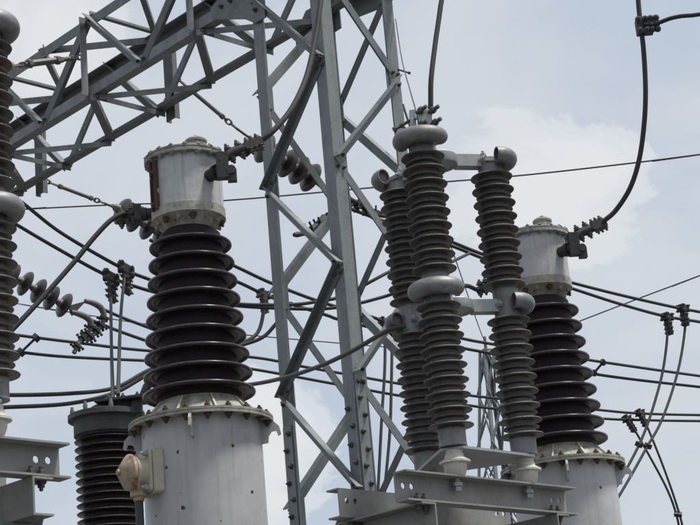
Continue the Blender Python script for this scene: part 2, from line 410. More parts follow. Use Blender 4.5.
# gusset where the near bottom chord meets the tower leg
def face_plate(name, o, X, Y, poly, nrm, t, parent, org, mat):
    mb = MB(); mb.prism(poly, V(o), V(o)+V(nrm)*t, X, Y); return put(name, mb.mesh(name, mat, 30, org), parent)
gp = face_plate('gusset_plate', tp('B', .80)-GU*.030, GV, GZ, [(-.12, .30), (.10, .32), (.62, .10), (.62, -.01), (.16, -.20), (.02, -.30), (-.12, -.30)], -GU, .012, truss, truss_o, M['galvdark'])
for a, b in ((0, .2), (0, .08), (0, -.05), (0, -.18), (.2, .05), (.33, .05), (.46, .05)):
    bolts(truss, BOLTB, [(tp('B', .80+a)-GU*.043+GZ*b, -GU)], truss_o)
face_plate('gusset_plate', tp('C', .10)+GU*.02, GV, GZ, [(-.45, .20), (.25, .20), (.42, .02), (.42, -.14), (.1, -.18), (-.3, -.16), (-.45, -.02)], GU, .012, truss, truss_o, M['galv'])
face_plate('gusset_plate', tp('C', .88)+GU*.02, GV, GZ, [(-.2, .20), (.25, .20), (.42, .02), (.42, -.14), (.1, -.18), (-.2, -.16)], GU, .012, truss, truss_o, M['galv'])
for k, pts, nr in (('B', BP, -GU), ('T', TPn, -GU), ('C', TPn, GU), ('A', BP, GU)):
    for t in pts:
        for dt in (-.045, .045):
            sgn = 1 if k in 'BC' else -1
            bolts(truss, BOLT, [(tp(k, t+dt)+V(nr)*.012+GZ*sgn*.045, nr)], truss_o)

# ------------------------------------------------------------------ current transformers
def make_ct():
    ax0 = P(194.5, 315, 9.0); X0, Y0 = ax0.x, ax0.y
    z = lambda py: zat(X0, Y0, py)
    m = lambda n: px2m(n, (X0, Y0, z(315)))
    o = V((X0, Y0, 0)); root = thing('current_transformer', '', 'transformer', o)
    toward = (V((-X0, -Y0, 0))).normalized(); right = V((-toward.y, toward.x, 0))
    if right.x < 0: right = -right
    def dirn(a):                                     # a = degrees, 0 faces the camera, 90 to its right
        a = math.radians(a); return toward*math.cos(a)+right*math.sin(a)
    zf = z(427.5); rt = m(58.5); rf = m(71)
    # tank
    zb = zf-1.25
    mb = MB(); mb.lathe([(rt, zb), (rt, zf-.001)], 64); put('tank', mb.mesh('tank', M['tank']), root)
    mb = MB(); mb.lathe([(rt+.002, zf-.004), (rf, zf-.004), (rf, zf+.010), (rf-.004, zf+.010), (rf-.004, zf+.014), (rf, zf+.014), (rf, zf+.027), (rf-.02, zf+.029), (rt*.96, zf+.029)], 64)
    fl = put('flange', mb.mesh('flange', M['flange']), root)
    rc0, rc1, zc1 = rt*.985, m(40), z(402)
    mb = MB(); mb.lathe([(rc0, zf+.024), (rc0*.985, zf+.034), (rc1*1.06, zc1-.01), (rc1, zc1), (rc1*.9, zc1)], 64)
    put('collar', mb.mesh('collar', M['flange']), root)
    nb = 20
    for k in range(nb):
        a = 360*k/nb+6; d = dirn(a)
        put('bolt', BOLTR, fl, mtx=frame(d*(rf-.03)+GZ*(zf-.005), -GZ)); put('bolt', BOLTR, fl, mtx=frame(d*(rf-.03)+GZ*(zf+.028), GZ))
        if k % 2 == 0:
            d2 = dirn(a+9); e = d2.cross(GZ)
            mb = MB(); mb.add([d2*(rc0+.001)+GZ*(zf+.03)-e*.005, d2*(rf-.05)+GZ*(zf+.03)-e*.005, d2*(rc1*1.1)+GZ*(zc1-.012)-e*.005, d2*(rc0+.001)+GZ*(zf+.03)+e*.005, d2*(rf-.05)+GZ*(zf+.03)+e*.005, d2*(rc1*1.1)+GZ*(zc1-.012)+e*.005],
                             [(0, 1, 2), (5, 4, 3), (0, 3, 4, 1), (1, 4, 5, 2), (2, 5, 3, 0)])
            put('rib', mb.mesh('rib', M['cream'], 30), root)
    # lifting lugs
    for a in (82, 172, 262, 352):
        d = dirn(a); e = d.cross(GZ)
        h = [(rt-.005, -.008), (rf+.004, -.008), (rf+.030, -.035), (rf+.038, -.078), (rf+.022, -.088), (rf+.012, -.058), (rf-.012, -.060), (rf-.030, -.085), (rf-.034, -.12), (rt-.005, -.125)]
        mb = MB(); mb.prism(h, GZ*zf-e*.007, GZ*zf+e*.007, d, GZ)
        put('lifting_lug', mb.mesh('lifting_lug', M['cap'], 30), root)
    # porcelain
    r0, r1 = m(31), m(42); zt_, zb_ = z(233), zc1-.004
    mb = MB(); mb.lathe([(r1, zb_), (r1, zb_+.03), (r0, zt_-.02), (m(26), zt_-.015), (m(26), zt_+.012), (m(24), zt_+.014)], 48)
    ins_ = put('insulator', mb.mesh('insulator', M['core']), root)
    for i in range(9):
        t = i/8; rr = m(41.8+(55.8-41.8)*t); zz = z(246.4)+(z(394)-z(246.4))*t; rc = r0+(r1-r0)*t
        prof = [(rc-.004, .028), (rc+.008, .020), (rc+(rr-rc)*.5, .013), (rr-.014, .0075), (rr-.004, .0045), (rr-.0005, -.002), (rr, -.008), (rr-.002, -.014), (rr-.007, -.0165), (rr-.013, -.013), (rr-.022, -.005), (rc+(rr-rc)*.4, -.001), (rc+.012, -.006), (rc-.004, -.020)]
        mb = MB(); mb.lathe(prof, 56)
        put('shed', mb.mesh('shed', M['porc'], 60), ins_, (0, 0, zz))
    # head
    zl, zring0, zring1 = z(164), z(222), z(213)
    rcap = m(36.4)
    mb = MB(); mb.lathe([(m(26), zt_+.005), (m(27.5), zt_+.016), (m(35.5), zring0-.004), (m(37.8), zring0), (m(37.8), zring1), (m(36.6), zring1+.003)], 56)
    hf = put('head_flange', mb.mesh('head_flange', M['flange']), root)
    for k in range(14):
        d = dirn(360*k/14+8); nn_ = (d*.55-GZ).normalized()
        put('bolt', BOLTF if k % 3 else BOLTR, hf, mtx=frame(d*m(32)+GZ*(zring0-.018), nn_))
    mb = MB(); mb.lathe([(rcap, zring1-.004), (rcap, zl)], 64); put('head', mb.mesh('head', M['cap']), root)
    rl = m(42.3)
    mb = MB(); mb.lathe([(rcap-.005, zl-.006), (rl-.004, zl-.006), (rl, zl-.002), (rl, zl+.014), (rl-.004, zl+.016), (rl-.004, zl+.019), (rl, zl+.021), (rl, zl+.030), (rl-.006, zl+.035), (rl*.6, zl+.052), (.0, zl+.060)], 64)
    lid = put('lid', mb.mesh('lid', M['lid']), root)
    for k in range(18):
        d = dirn(360*k/18)
        put('bolt', BOLTL, lid, mtx=frame(d*(rl-.016)+GZ*(zl+.032), GZ)); put('bolt', BOLTL, lid, mtx=frame(d*(rl-.018)+GZ*(zl-.005), -GZ))
    kp = right*m(12)+toward*.02+GZ*(zl+.045)
    mb = MB(); mb.lathe([(m(11.5), 0), (m(11.5), .055), (m(10.5), .058), (m(10.5), .070), (m(11.5), .072), (m(11.5), .084), (m(9), .097), (.014, .101), (.014, .115), (.006, .119)], 28, kp)
    put('filler_cap', mb.mesh('filler_cap', M['lid']), root)
    # oil gauge strip, rusty
    d = dirn(-58); e = d.cross(GZ)
    mb = MB(); zz0, zz1 = zring1-.015, zl-.008
    mb.prism([(-.028, -.01), (.028, -.01), (.028, .024), (.018, .024), (.018, .010), (-.018, .010), (-.018, .024), (-.028, .024)], d*rcap+GZ*zz0, d*rcap+GZ*zz1, e, d)
    put('oil_gauge', mb.mesh('oil_gauge', M['rust'], 30), root)
    for q in (.03, .22):
        put('bolt', BOLTR, root, mtx=frame(d*(rcap+.008)+e*.0+GZ*(zz0+q), d))
    # line terminal: stub out of the head, pad, and clamp arm rising to the cable
    d = dirn(40); zs = z(187)
    mb = MB(); mb.lathe([(m(6.5), -.02), (m(6.5), .045), (m(8), .047), (m(8), .075), (m(5.5), .078), (m(5.5), .12)], 24, d*rcap+GZ*zs, d)
    tm = put('terminal', mb.mesh('terminal', M['clamp']), root)
    tip = d*(rcap+.115)+GZ*zs
    a_end = P(262, 141, 8.83)-o
    mb = MB(); mb.box(tip+GZ*.02, right*.034, toward*.03, GZ*.075); mb.box(tip-GZ*.04+right*.05, right*.025, toward*.022, GZ*.035)
    mb.lathe([(.026, -.032), (.026, .032)], 16, tip+right*.045-GZ*.012, toward)
    st_ = tip+GZ*.075; dv = (a_end-st_); L_ = dv.length; dv.normalize(); sd_ = dv.cross(toward).normalized()
    mb.tube([st_-dv*.02-GZ*.02, st_+dv*L_*.25, st_+dv*L_*.66], [.030, .031, .029], 14)
    mb.prism([(-.022, -.03), (.022, -.03), (.022, .03), (-.022, .03)], st_+dv*L_*.58, st_+dv*L_, sd_, toward)
    pad = put('clamp', mb.mesh('clamp', M['clamp'], 30), tm)
    for q in (.68, .80, .93):
        for sgn in (-1, 1):
            put('bolt', BOLTB, tm, mtx=frame(st_+dv*L_*q+sd_*sgn*.021+toward*.008*sgn, sd_*sgn))
    for q in (.2, .45): put('bolt', BOLTB, tm, mtx=frame(st_+dv*L_*q-sd_*.026, -sd_)); put('bolt', BOLTB, tm, mtx=frame(st_+dv*L_*q+sd_*.026, sd_))
    # second terminal low on the other side of the head
    d = dirn(-97); zs2 = z(210); b0_ = d*rcap+GZ*zs2
    mb = MB(); mb.lathe([(m(6), -.02), (m(6), .03), (m(7), .032), (m(7), .06), (m(5), .062), (m(5), .075)], 20, b0_, d)
    mb.box(b0_+d*.085+GZ*.01, d*.02, toward*.03, GZ*.045); mb.tube([b0_+d*.09+GZ*.03, b0_+d*.14+GZ*.005-toward*.03, b0_+d*.20-GZ*.012-toward*.05], .026, 12)
    tm2 = put('terminal', mb.mesh('terminal', M['clamp'], 30), root)
    for q in (.11, .145, .18):
        for sgn in (-1, 1): put('bolt', BOLTB, tm2, mtx=frame(b0_+d*q-toward*(.05*(q-.09)/.11)+GZ*(.022+.024*sgn-.22*(q-.09)), GZ*sgn))
    t2_end = b0_+d*.19-GZ*.008-toward*.047
    # terminal box low on the tank
    d = dirn(-64); e = d.cross(GZ); zj = z(476)
    if e.dot(toward) < 0: e = -e
    c0 = dirn(-57)*(rt+.002)+GZ*zj+d*.004
    def rrect(a, b, r=.02):
        res = []
        for cx, cy, q in ((a-r, b-r, 0), (-a+r, b-r, 90), (-a+r, -b+r, 180), (a-r, -b+r, 270)):
            for k in range(5): an = math.radians(q+22.5*k); res.append((cx+r*math.cos(an), cy+r*math.sin(an)))
        return res
    mb = MB(); mb.prism(rrect(.098, .118), c0-d*.03, c0+d*.028, e, GZ); mb.prism(rrect(.09, .11), c0+d*.031, c0+d*.047, e, GZ)
    jb = put('terminal_box', mb.mesh('terminal_box', M['cream'], 30), root)
    mb = MB(); mb.lathe([(.088, .045), (.078, .06), (.076, .085), (.085, .09), (.085, .103), (.080, .106), (.080, .112)], 36, c0, d); put('box_body', mb.mesh('box_body', M['cream'], 30), jb)
    mb = MB(); mb.lathe([(.092, .112), (.096, .118), (.096, .130), (.088, .137), (.035, .175), (.016, .178), (.016, .192), (0, .193)], 36, c0, d); put('box_cover', mb.mesh('box_cover', M['jbox'], 35), jb)
    for a, b in ((.07, .09), (-.07, .09), (.07, -.09), (-.07, -.09)): put('bolt', BOLTG, jb, mtx=frame(c0+d*.047+e*a+GZ*b, d))
    mb = MB(); mb.lathe([(.028, -.15), (.028, -.13), (.045, -.125), (.045, -.09), (.05, -.06)], 20, c0+d*.075); put('gland', mb.mesh('gland', M['jbox'], 30), jb)
    cp = c0+d*.075
    mb = MB(); mb.tube([cp-GZ*.14, cp-GZ*.5, cp-GZ*1.0, V((cp.x, cp.y, .02))], .022, 14); put('conduit', mb.mesh('conduit', M['conduit']), root)
    # pedestal down to the ground
    mb = MB(); mb.lathe([(rt+.06, zb-.03), (rt+.06, zb), (rt, zb)], 48); mb.lathe([(.16, .3), (.16, zb-.02)], 32); put('pedestal', mb.mesh('pedestal', M['galv'], 30), root)
    mb = MB(); mb.box((0, 0, .15), V((.4, 0, 0)), V((0, .4, 0)), V((0, 0, .15))); put('footing', mb.mesh('footing', M['concrete'], 30), root)
    for a in (45, 135, 225, 315):
        dd = dirn(a); bolts(root, BOLTB, [(dd*.3+GZ*.302, GZ)])
    mb = MB(); mb.box((0, 0, .31), V((.26, 0, 0)), V((0, .26, 0)), V((0, 0, .012))); put('base_plate', mb.mesh('base_plate', M['galv'], 30), root)
    return root, t2_end+o, a_end+o
ct, ct_left, ct_end = make_ct()
tag(ct, 'white tank transformer with rusty terminal box and rust-streaked head, beside the lattice tower', 'transformer', 'white tank transformers with brown porcelain')
CT2Y = 10.62
q2 = P(550.5, 372, CT2Y); ct2 = copy_tree(ct)
dz2 = zat(q2.x, q2.y, 376.5)-((zat(ct.location.x, ct.location.y, 246.4)+zat(ct.location.x, ct.location.y, 393.7))/2)
ct2.location = (q2.x, q2.y, dz2)
for c in list(ct2.children):                       # this unit shows no terminal box on its near side
    if c.name.startswith(('terminal_box', 'conduit')):
        for g_ in list(c.children): bpy.data.objects.remove(g_)
        bpy.data.objects.remove(c)
tag(ct2, 'white tank transformer standing partly behind the surge arrester columns', 'transformer', 'white tank transformers with brown porcelain')
print('CT2 dz', dz2)
ct2_end = ct_end-ct.location+ct2.location

# ------------------------------------------------------------------ dark bushing behind the near transformer
def make_bushing():
    a0 = P(108, 455, 11.6); X0, Y0 = a0.x, a0.y; z = lambda py: zat(X0, Y0, py); m = lambda n: px2m(n, (X0, Y0, z(450)))
    o = V((X0, Y0, 0))
    root = thing('cable_bushing', 'dark ribbed bushing with grey metal cap, behind the white transformer tank', 'bushing', o)
    ztop = z(437); zcap = z(418); zlow = ztop-1.9
    mb = MB(); mb.lathe([(m(26), zlow), (m(26), ztop)], 40); core = put('insulator', mb.mesh('insulator', M['core']), root)
    rr = m(33); rc = m(26)
    mb = MB(); mb.lathe([(rc-.004, .022), (rr-.02, .010), (rr-.004, .004), (rr, 0), (rr-.004, -.005), (rr-.014, -.006), (rc+.01, -.010), (rc-.004, -.018)], 44); sh = mb.mesh('shed', M['porc'], 60)
    pitch = (ztop-z(517))/10.0; k = 0
    while ztop-.03-pitch*k > zlow+.05: put('shed', sh, core, (0, 0, ztop-.03-pitch*k)); k += 1
    mb = MB(); mb.lathe([(m(29), ztop-.01), (m(31), ztop+.006), (m(33), ztop+.008), (m(33), zcap-.02), (m(38.5), zcap-.016), (m(38.5), zcap+.02), (m(36), zcap+.026), (0, zcap+.03)], 48); put('cap', mb.mesh('cap', M['cap3'], 30), root)
    for k in range(8):
        an = 2*math.pi*k/8+.3; d = V((math.cos(an), math.sin(an), 0))
        mb = MB(); mb.lathe([(.016, 0), (.016, .03), (.008, .06), (0, .062)], 10, d*m(34)+GZ*(zcap+.022)); put('cap_stud', mb.mesh('cap_stud', M['alclamp'], 30), root)
    mb = MB(); mb.lathe([(.08, 0), (.085, .06), (.06, .075), (0, .078)], 28, V((-.02, 0, zcap+.02))); put('dome', mb.mesh('dome', M['cap3']), root)
    pc = V((m(20), -.05, zcap+.085))
    mb = MB(); mb.prism([(-.18, -.13), (.17, -.13), (.17, .13), (-.18, .13)], pc, pc+GZ*.016, V((1, -.15, 0)).normalized(), V((.15, 1, 0)).normalized())
    tp_ = put('terminal_plate', mb.mesh('terminal_plate', M['cap3'], 30), root)
    mb = MB(); mb.box(pc+V((.04, .0, -.05)), V((.06, 0, 0)), V((0, .05, 0)), GZ*.05); mb.box(pc+V((.1, -.06, -.05)), V((.03, 0, 0)), V((0, .03, 0)), GZ*.045)
    put('terminal_block', mb.mesh('terminal_block', M['clamp'], 30), root)
    bolts(tp_, BOLTB, [(pc+V((x, y, .016)), GZ) for x in (-.1, 0, .1) for y in (-.07, .07)])
    mb = MB(); mb.tube([pc+V((.13, 0, .03)), pc+V((.16, 0, .10)), pc+V((.20, 0, .14))], .03, 10); put('clamp', mb.mesh('clamp', M['clamp'], 30), tp_)
    mb = MB(); mb.lathe([(.34, .3), (.34, zlow-.05), (.36, zlow-.05), (.36, zlow), (.3, zlow)], 40); put('tank', mb.mesh('tank', M['tank'], 30), root)
    mb = MB(); mb.box((0, 0, .15), V((.5, 0, 0)), V((0, .5, 0)), GZ*.15); put('footing', mb.mesh('footing', M['concrete'], 30), root)
    return root, pc+o
bush, bush_pad = make_bushing()

# ------------------------------------------------------------------ surge arrester: three columns in a triangle
QN = V((.438, 8.5, 0)); QR = V((.828, 8.9, 0)); QL = V((.316, 9.05, 0))
zA = lambda py: zat(QN.x, QN.y, py)
SU = (QR-QN).normalized(); SVv = V((-SU.y, SU.x, 0))       # along the front channel / square to it, away from the camera
def make_arrester():
    cen = (QN+QR+QL)/3; o = V((cen.x, cen.y, 0))
    m = lambda n: px2m(n, (QN.x, QN.y, 4.1))
    zt, zl, z2t, z2b = zA(158), zA(270), zA(307), zA(426.5)
    root = thing('surge_arrester', '', 'surge arrester', (0, 0, 0))
    root.location = o
    rb, rs, rc = m(22.6), m(18.8), m(14.2)
    def shedmesh(r, nm):
        mb = MB(); mb.lathe([(rc-.003, .016), (rc+.005, .0115), (r-.012, .0055), (r-.003, .0038), (r, 0), (r-.002, -.004), (r-.008, -.0045), (rc+.008, -.002), (rc-.003, -.010)], 36); return mb.mesh(nm, M['arr'], 60)
    big, small = shedmesh(rb, 'shed'), shedmesh(rs, 'small_shed')
    def core(Ln):
        mb = MB(); mb.lathe([(rc*.86, -.062), (rc*.9, -.012), (rc, -.006), (rc, Ln+.012), (rc*.9, Ln+.016), (rc*.88, Ln+.04)], 32); return mb.mesh('insulator', M['arr'])
    cA, cB = core(zt-zl), core(z2t-z2b)
    cols = [q-cen for q in (QN, QR, QL)]
    for q in cols:
        for zbot, ztop, cm in ((zl, zt, cA), (z2b, z2t, cB)):
            io = put('insulator', cm, root, (q.x, q.y, zbot))
            for k in range(9):
                put('shed', big, io, (0, 0, (ztop-zbot)*k/8))
                if k < 8: put('small_shed', small, io, (0, 0, (ztop-zbot)*(k+.52)/8))
        # end fittings
        for a, b in ((zt+.012, zA(146)), (z2t+.012, zl-.03), (zA(447), z2b-.02)):
            mb = MB(); mb.lathe([(m(14), a), (m(13.5), a+.01), (m(13.5), b-.006), (m(14.3), b)], 36, q); put('end_fitting', mb.mesh('end_fitting', M['shield'], 30), root)
    # corona shields: bent open tubes round the outside of each corner; arms between the columns
    for zc, zarm in ((zA(141), zA(148)), (zA(291), zA(298))):
        for i, q in enumerate(cols):
            outw = V((q.x, q.y, 0)).normalized(); side = V((-outw.y, outw.x, 0))
            Rj, rj = .096, m(9.0)
            pts = [q+GZ*zc+outw*(.012+Rj*math.cos(a))+side*Rj*1.12*math.sin(a) for a in [math.radians(-95+190*k/20) for k in range(21)]]
            rad = [rj*(.93+.07*math.sin(math.pi*k/20)) for k in range(21)]
            mb = MB(); mb.tube(pts, rad, 22, cap=False)
            ip = [p for p in pts]; b0 = len(mb.v)
            mb2 = MB(); mb2.tube(ip, [x-.006 for x in rad], 22, cap=False)
            mb.add(mb2.v, [tuple(reversed(f_)) for f_ in mb2.f])
            n_ = len(pts)
            for e0 in (0, (n_-1)*22):
                mb.add([], [(e0+k-len(mb.v), e0+(k+1) % 22-len(mb.v), b0+e0+(k+1) % 22-len(mb.v), b0+e0+k-len(mb.v)) for k in range(22)])
            for e0, sg_ in ((2, 1), (n_-3, -1)):
                tdir = (pts[e0+1]-pts[e0-1]).normalized(); mb.lathe([(0, 0), (rad[e0]-.005, 0), (rad[e0]-.005, .003), (0, .003)], 20, pts[e0], tdir)
            put('corona_shield', mb.mesh('corona_shield', M['shield'], 40), root)
            mb = MB(); mb.box(q+GZ*zc-outw*.01, outw*.05, side*.045, GZ*.012); mb.lathe([(.032, -.035), (.032, .02)], 20, q+GZ*zc)
            br = put('bracket', mb.mesh('bracket', M['plate'], 30), root)
            bolts(br, BOLTG, [(q+GZ*(zc+.012)-outw*.045+side*s_*.03, GZ) for s_ in (-1, 1)])
        hub = GZ*(zc-.004)
        mb = MB(); mb.lathe([(0, -.024), (.098, -.024), (.100, -.030), (.114, -.030), (.116, -.026), (.116, .022), (.112, .027), (.03, .030), (0, .030)], 44, hub)
        hb = put('hub', mb.mesh('hub', M['plate'], 30), root)
        for q in cols:
            qq = V((q.x, q.y, 0)); d = qq.normalized(); n_ = d.cross(GZ)
            mb = MB(); mb.prism([(-.034, -.036), (.034, -.036), (.034, .034), (.026, .034), (.026, -.028), (-.026, -.028), (-.026, .034), (-.034, .034)], hub+d*.11, hub+qq-d*.035, n_, GZ)
            ar = put('arm', mb.mesh('arm', M['plate'], 30), root)
            bolts(ar, BOLTG, [(hub+d*.255+n_*s_*.034, n_*s_) for s_ in (-1, 1)])
    # foot: triangular plate on three white stand-off insulators
    zp = zA(449)
    cen_ = V((0, 0, 0)); tri = []
    for q in cols:
        outw = q.normalized(); side = V((-outw.y, outw.x, 0))
        tri += [q+outw*.035-side*.06, q+outw*.035+side*.06]
    mb = MB(); mb.prism([(p.x, p.y) for p in tri], GZ*(zp-.009), GZ*(zp+.004), V((1, 0, 0)), V((0, 1, 0))); put('base_plate', mb.mesh('base_plate', M['plate'], 30), root)
    zs0 = zA(476.5)
    for q in cols:
        h = zp-.009-zs0
        mb = MB(); mb.lathe([(m(8.5), 0), (m(9.5), .012), (m(11), h*.25), (m(11.6), h*.48), (m(15.2), h*.50), (m(15.2), h*.58), (m(12.5), h*.64), (m(10), h*.70), (m(9), h*.86), (m(8.5), h*.88), (m(8.5), h)], 32, q+GZ*zs0)
        so = put('standoff_insulator', mb.mesh('standoff_insulator', M['whitepor'], 30), root)
        mb = MB(); mb.lathe([(.014, -.07), (.014, .0)], 12, q+GZ*zs0); mb.lathe([(.026, -.050), (.026, -.032)], 6, q+GZ*zs0); mb.lathe([(.020, -.075), (.020, -.055)], 6, q+GZ*zs0); mb.lathe([(.034, -.0015), (.034, .004)], 20, q+GZ*zs0)
        put('stud', mb.mesh('stud', M['plate'], 30), so)
    # line terminal on the near column
    q = cols[0]; zc = zA(123)
    mb = MB(); mb.box(q+GZ*(zA(135)), V((.045, 0, 0)), V((0, .04, 0)), GZ*.02); mb.box(q+GZ*zc+V((-.032, 0, 0)), V((.016, 0, 0)), V((0, .045, 0)), GZ*.062)
    mb.box(q+GZ*zc+V((.032, -.01, 0)), V((.038, 0, 0)), V((0, .036, 0)), GZ*.056); mb.lathe([(.028, -.06), (.028, .05)], 16, q+GZ*zc+V((.02, .0, .01)))
    tm = put('terminal', mb.mesh('terminal', M['plate'], 30), root)
    for (x, zz, dx) in ((.085, .036, .05), (.09, -.036, .05), (.02, .042, .05), (.015, -.042, .05)):
        p = q+GZ*(zc+zz)+V((x-.03, -.04, 0)); mb = MB(); mb.tube([p, p+V((.055, -.045, .016))], .011, 8); mb.lathe([(.02, .022), (.02, .042)], 6, p, V((.055, -.045, .016))); put('clamp_bolt', mb.mesh('clamp_bolt', M['bolt'], 30), tm)
    mb = MB(); p = q+GZ*zc; mb.tube([p+V((-.03, -.02, .02)), p+V((-.13, -.03, -.035))], .009, 8); mb.lathe([(.016, 0), (.016, .014)], 6, p+V((-.13, -.03, -.035)), V((-1, 0, -.5))); mb.lathe([(.014, 0), (.014, .014)], 6, p+V((-.09, -.027, -.013)), V((-1, 0, -.5))); put('clamp_bolt', mb.mesh('clamp_bolt', M['bolt'], 30), tm)
    return root, zs0, o, q+GZ*zc+o
arr, ZBEAM, arr_o, arr_term = make_arrester()
tag(arr, 'three-column grey surge arrester with rounded corona shields, beside the lattice tower', 'surge arrester', 'three-column surge arresters')
qb = P(-12, 207, 6.72); shift = V((qb.x, qb.y, 0))-QR
arr2 = copy_tree(arr); arr2.location = arr.location+shift
tag(arr2, 'ribbed grey surge arrester at the very edge, only one column showing above a steel channel', 'surge arrester', 'three-column surge arresters')

# ------------------------------------------------------------------ steel frames under the arresters
def make_frame():
    cen = arr_o; root = thing('support_frame', '', 'steel frame', (cen.x, cen.y, 0))
    org = (cen.x, cen.y, 0)
    H, T, FLn = .150, .009, .075
    mid = (QN+QR)/2
    Ls, Le = -.42, .56+.34                                   # along SU from the near column
    zt = ZBEAM-.0025
    def channel(name, base, s0, s1, open_dir, holes):
        Ln = s1-s0; o = base+SU*s0
        ch_ = thing_part = None
        mb = placed(plate(Ln, H-.004, T, holes), o+GZ*(zt-H+.002)-V(open_dir)*(T if V(open_dir).dot(SVv) > 0 else 0)*0, SU, SVv, GZ)
        for zz in (zt-.0045, zt-H+.0045):
            c = o+SU*Ln/2+GZ*zz+V(open_dir)*(FLn/2)
            if V(open_dir).dot(SVv) > 0: c += SVv*T
            mb.box(c, SU*(Ln/2+.001), V(open_dir)*(FLn/2+.004), GZ*.0045)
        return put(name, mb.mesh(name, M['beam'], 30, org), root)
    hl = [(.055, .085, .016), (.115, .085, .016), (Le-Ls-.055, .085, .016), (Le-Ls-.115, .085, .016)]
    channel('channel', QN+SVv*.030, Ls, Le, -SVv, hl)
    tL = (QL-QN).dot(SVv)
    channel('channel', QN+SVv*(tL-.045), Ls, Le, SVv, hl)
    for s_ in (Ls+.14, Le-.14):
        zc0 = zt-H-.0025; a = QN+SU*s_-SVv*.05; b = QN+SU*s_+SVv*(tL+.08); hh = .16
        mb = MB(); mb.prism([(-.05, 0), (.05, 0), (.05, -.009), (-.041, -.009), (-.041, -hh+.009), (.05, -hh+.009), (.05, -hh), (-.05, -hh)], a+GZ*zc0, b+GZ*zc0, -SU if s_ < .2 else SU, GZ)
        put('cross_member', mb.mesh('cross_member', M['beam'], 30, org), root)
        for tt in (.03-.03, tL-.0):
            for k in (-.025, .025):
                p = QN+SU*(s_+k)+SVv*tt
                put('bolt', BOLTB, root, mtx=frame(p+GZ*(zt-H+.012)-V(org), GZ))
                put('bolt', BOLTB, root, mtx=frame(p+GZ*(zc0-.012)-V(org), -GZ))
        c = QN+SU*s_+SVv*tL*.5; zc1 = zc0-hh-.0025
        mb = MB(); f_ = .075
        mb.prism([(-f_, -f_), (f_, -f_), (f_, -f_+.01), (.005, -f_+.01), (.005, f_-.01), (f_, f_-.01), (f_, f_), (-f_, f_), (-f_, f_-.01), (-.005, f_-.01), (-.005, -f_+.01), (-f_, -f_+.01)], V((c.x, c.y, .3)), V((c.x, c.y, zc1-.012)), SU, SVv)
        put('post', mb.mesh('post', M['galv'], 30, org), root)
        mb = MB(); mb.box(V((c.x, c.y, zc1-.006)), SU*.1, SVv*.13, GZ*.006); put('cap_plate', mb.mesh('cap_plate', M['galv'], 30, org), root)
        for sg in (-1, 1):
            mb = MB(); mb.prism([(0, 0), (.20, 0), (.06, -.26), (0, -.26)], V((c.x, c.y, zc1-.012))-SU*.004+SVv*sg*.077, V((c.x, c.y, zc1-.012))+SU*.004+SVv*sg*.077, SVv*sg, GZ)
            put('gusset_plate', mb.mesh('gusset_plate', M['galvdark'], 30, org), root)
        mb = MB(); mb.box(V((c.x, c.y, .15)), SU*.25, SVv*.25, GZ*.15); put('footing', mb.mesh('footing', M['concrete'], 30, org), root)
    return root
fr = make_frame(); tag(fr, 'grey steel channel frame with bolt holes under the three arrester columns by the tower', 'steel frame', 'arrester support frames')
fr2 = copy_tree(fr); fr2.location = fr.location+shift
tag(fr2, 'grey steel channel frame with round bolt holes beside the dark ribbed bushing', 'steel frame', 'arrester support frames')

# ------------------------------------------------------------------ insulator strings anchored on the far side of the beam
DISC_R = .172
def disc_mesh():
    mb = MB(); R_ = DISC_R
    mb.lathe([(.0, .060), (.030, .058), (.045, .045), (.050, .02), (.085, .016), (R_-.02, -.012), (R_, -.038), (R_-.004, -.046), (R_-.016, -.040), (R_-.03, -.022), (R_-.045, -.034), (R_-.055, -.034), (R_-.065, -.018), (.05, -.03), (.03, -.02), (.022, -.05), (0, -.052)], 32)
    return mb.mesh('disc', M['disc'], 50)
DISC = disc_mesh()
def capm():
    mb = MB(); mb.lathe([(0, .105), (.022, .104), (.03, .09), (.042, .075), (.052, .05), (.054, .022)], 20); mb.lathe([(.014, -.09), (.014, -.045)], 10); return mb.mesh('disc_cap', M['alclamp'], 50)
CAPM = capm()
def link_chain(root, a, b, org):
    d = (b-a); L_ = d.length; d.normalize()
    n = max(2, int(L_/.10))
    sx = d.orthogonal().normalized(); sy = d.cross(sx)
    for k in range(n):
        c = a+d*(L_*(k+.5)/n); X = sx if k % 2 else sy
        h = L_/n*.62; pts = [c+d*h*math.cos(t)+X*.024*math.sin(t) for t in [2*math.pi*j/12 for j in range(13)]]
        mb = MB(); mb.tube(pts, .0095, 7, cap=False); put('chain_link', mb.mesh('chain_link', M['alclamp'], 60, org), root)
def rod(root, a, b, r, org, name='turnbuckle', mat='alclamp'):
    d = (b-a).normalized(); L_ = (b-a).length
    mb = MB(); mb.tube([a, a+d*L_*.08, a+d*L_*.10, a+d*L_*.9, a+d*L_*.92, b], [r*.6, r*.6, r, r, r*.6, r*.6], 12)
    mb.lathe([(r*1.35, -.02), (r*1.35, .02)], 6, a+d*L_*.12, d); mb.lathe([(r*1.35, -.02), (r*1.35, .02)], 6, a+d*L_*.88, d)
    put(name, mb.mesh(name, M[mat], 30, org), root)
def ipt(p, Y): return P(p[0], p[1], Y)
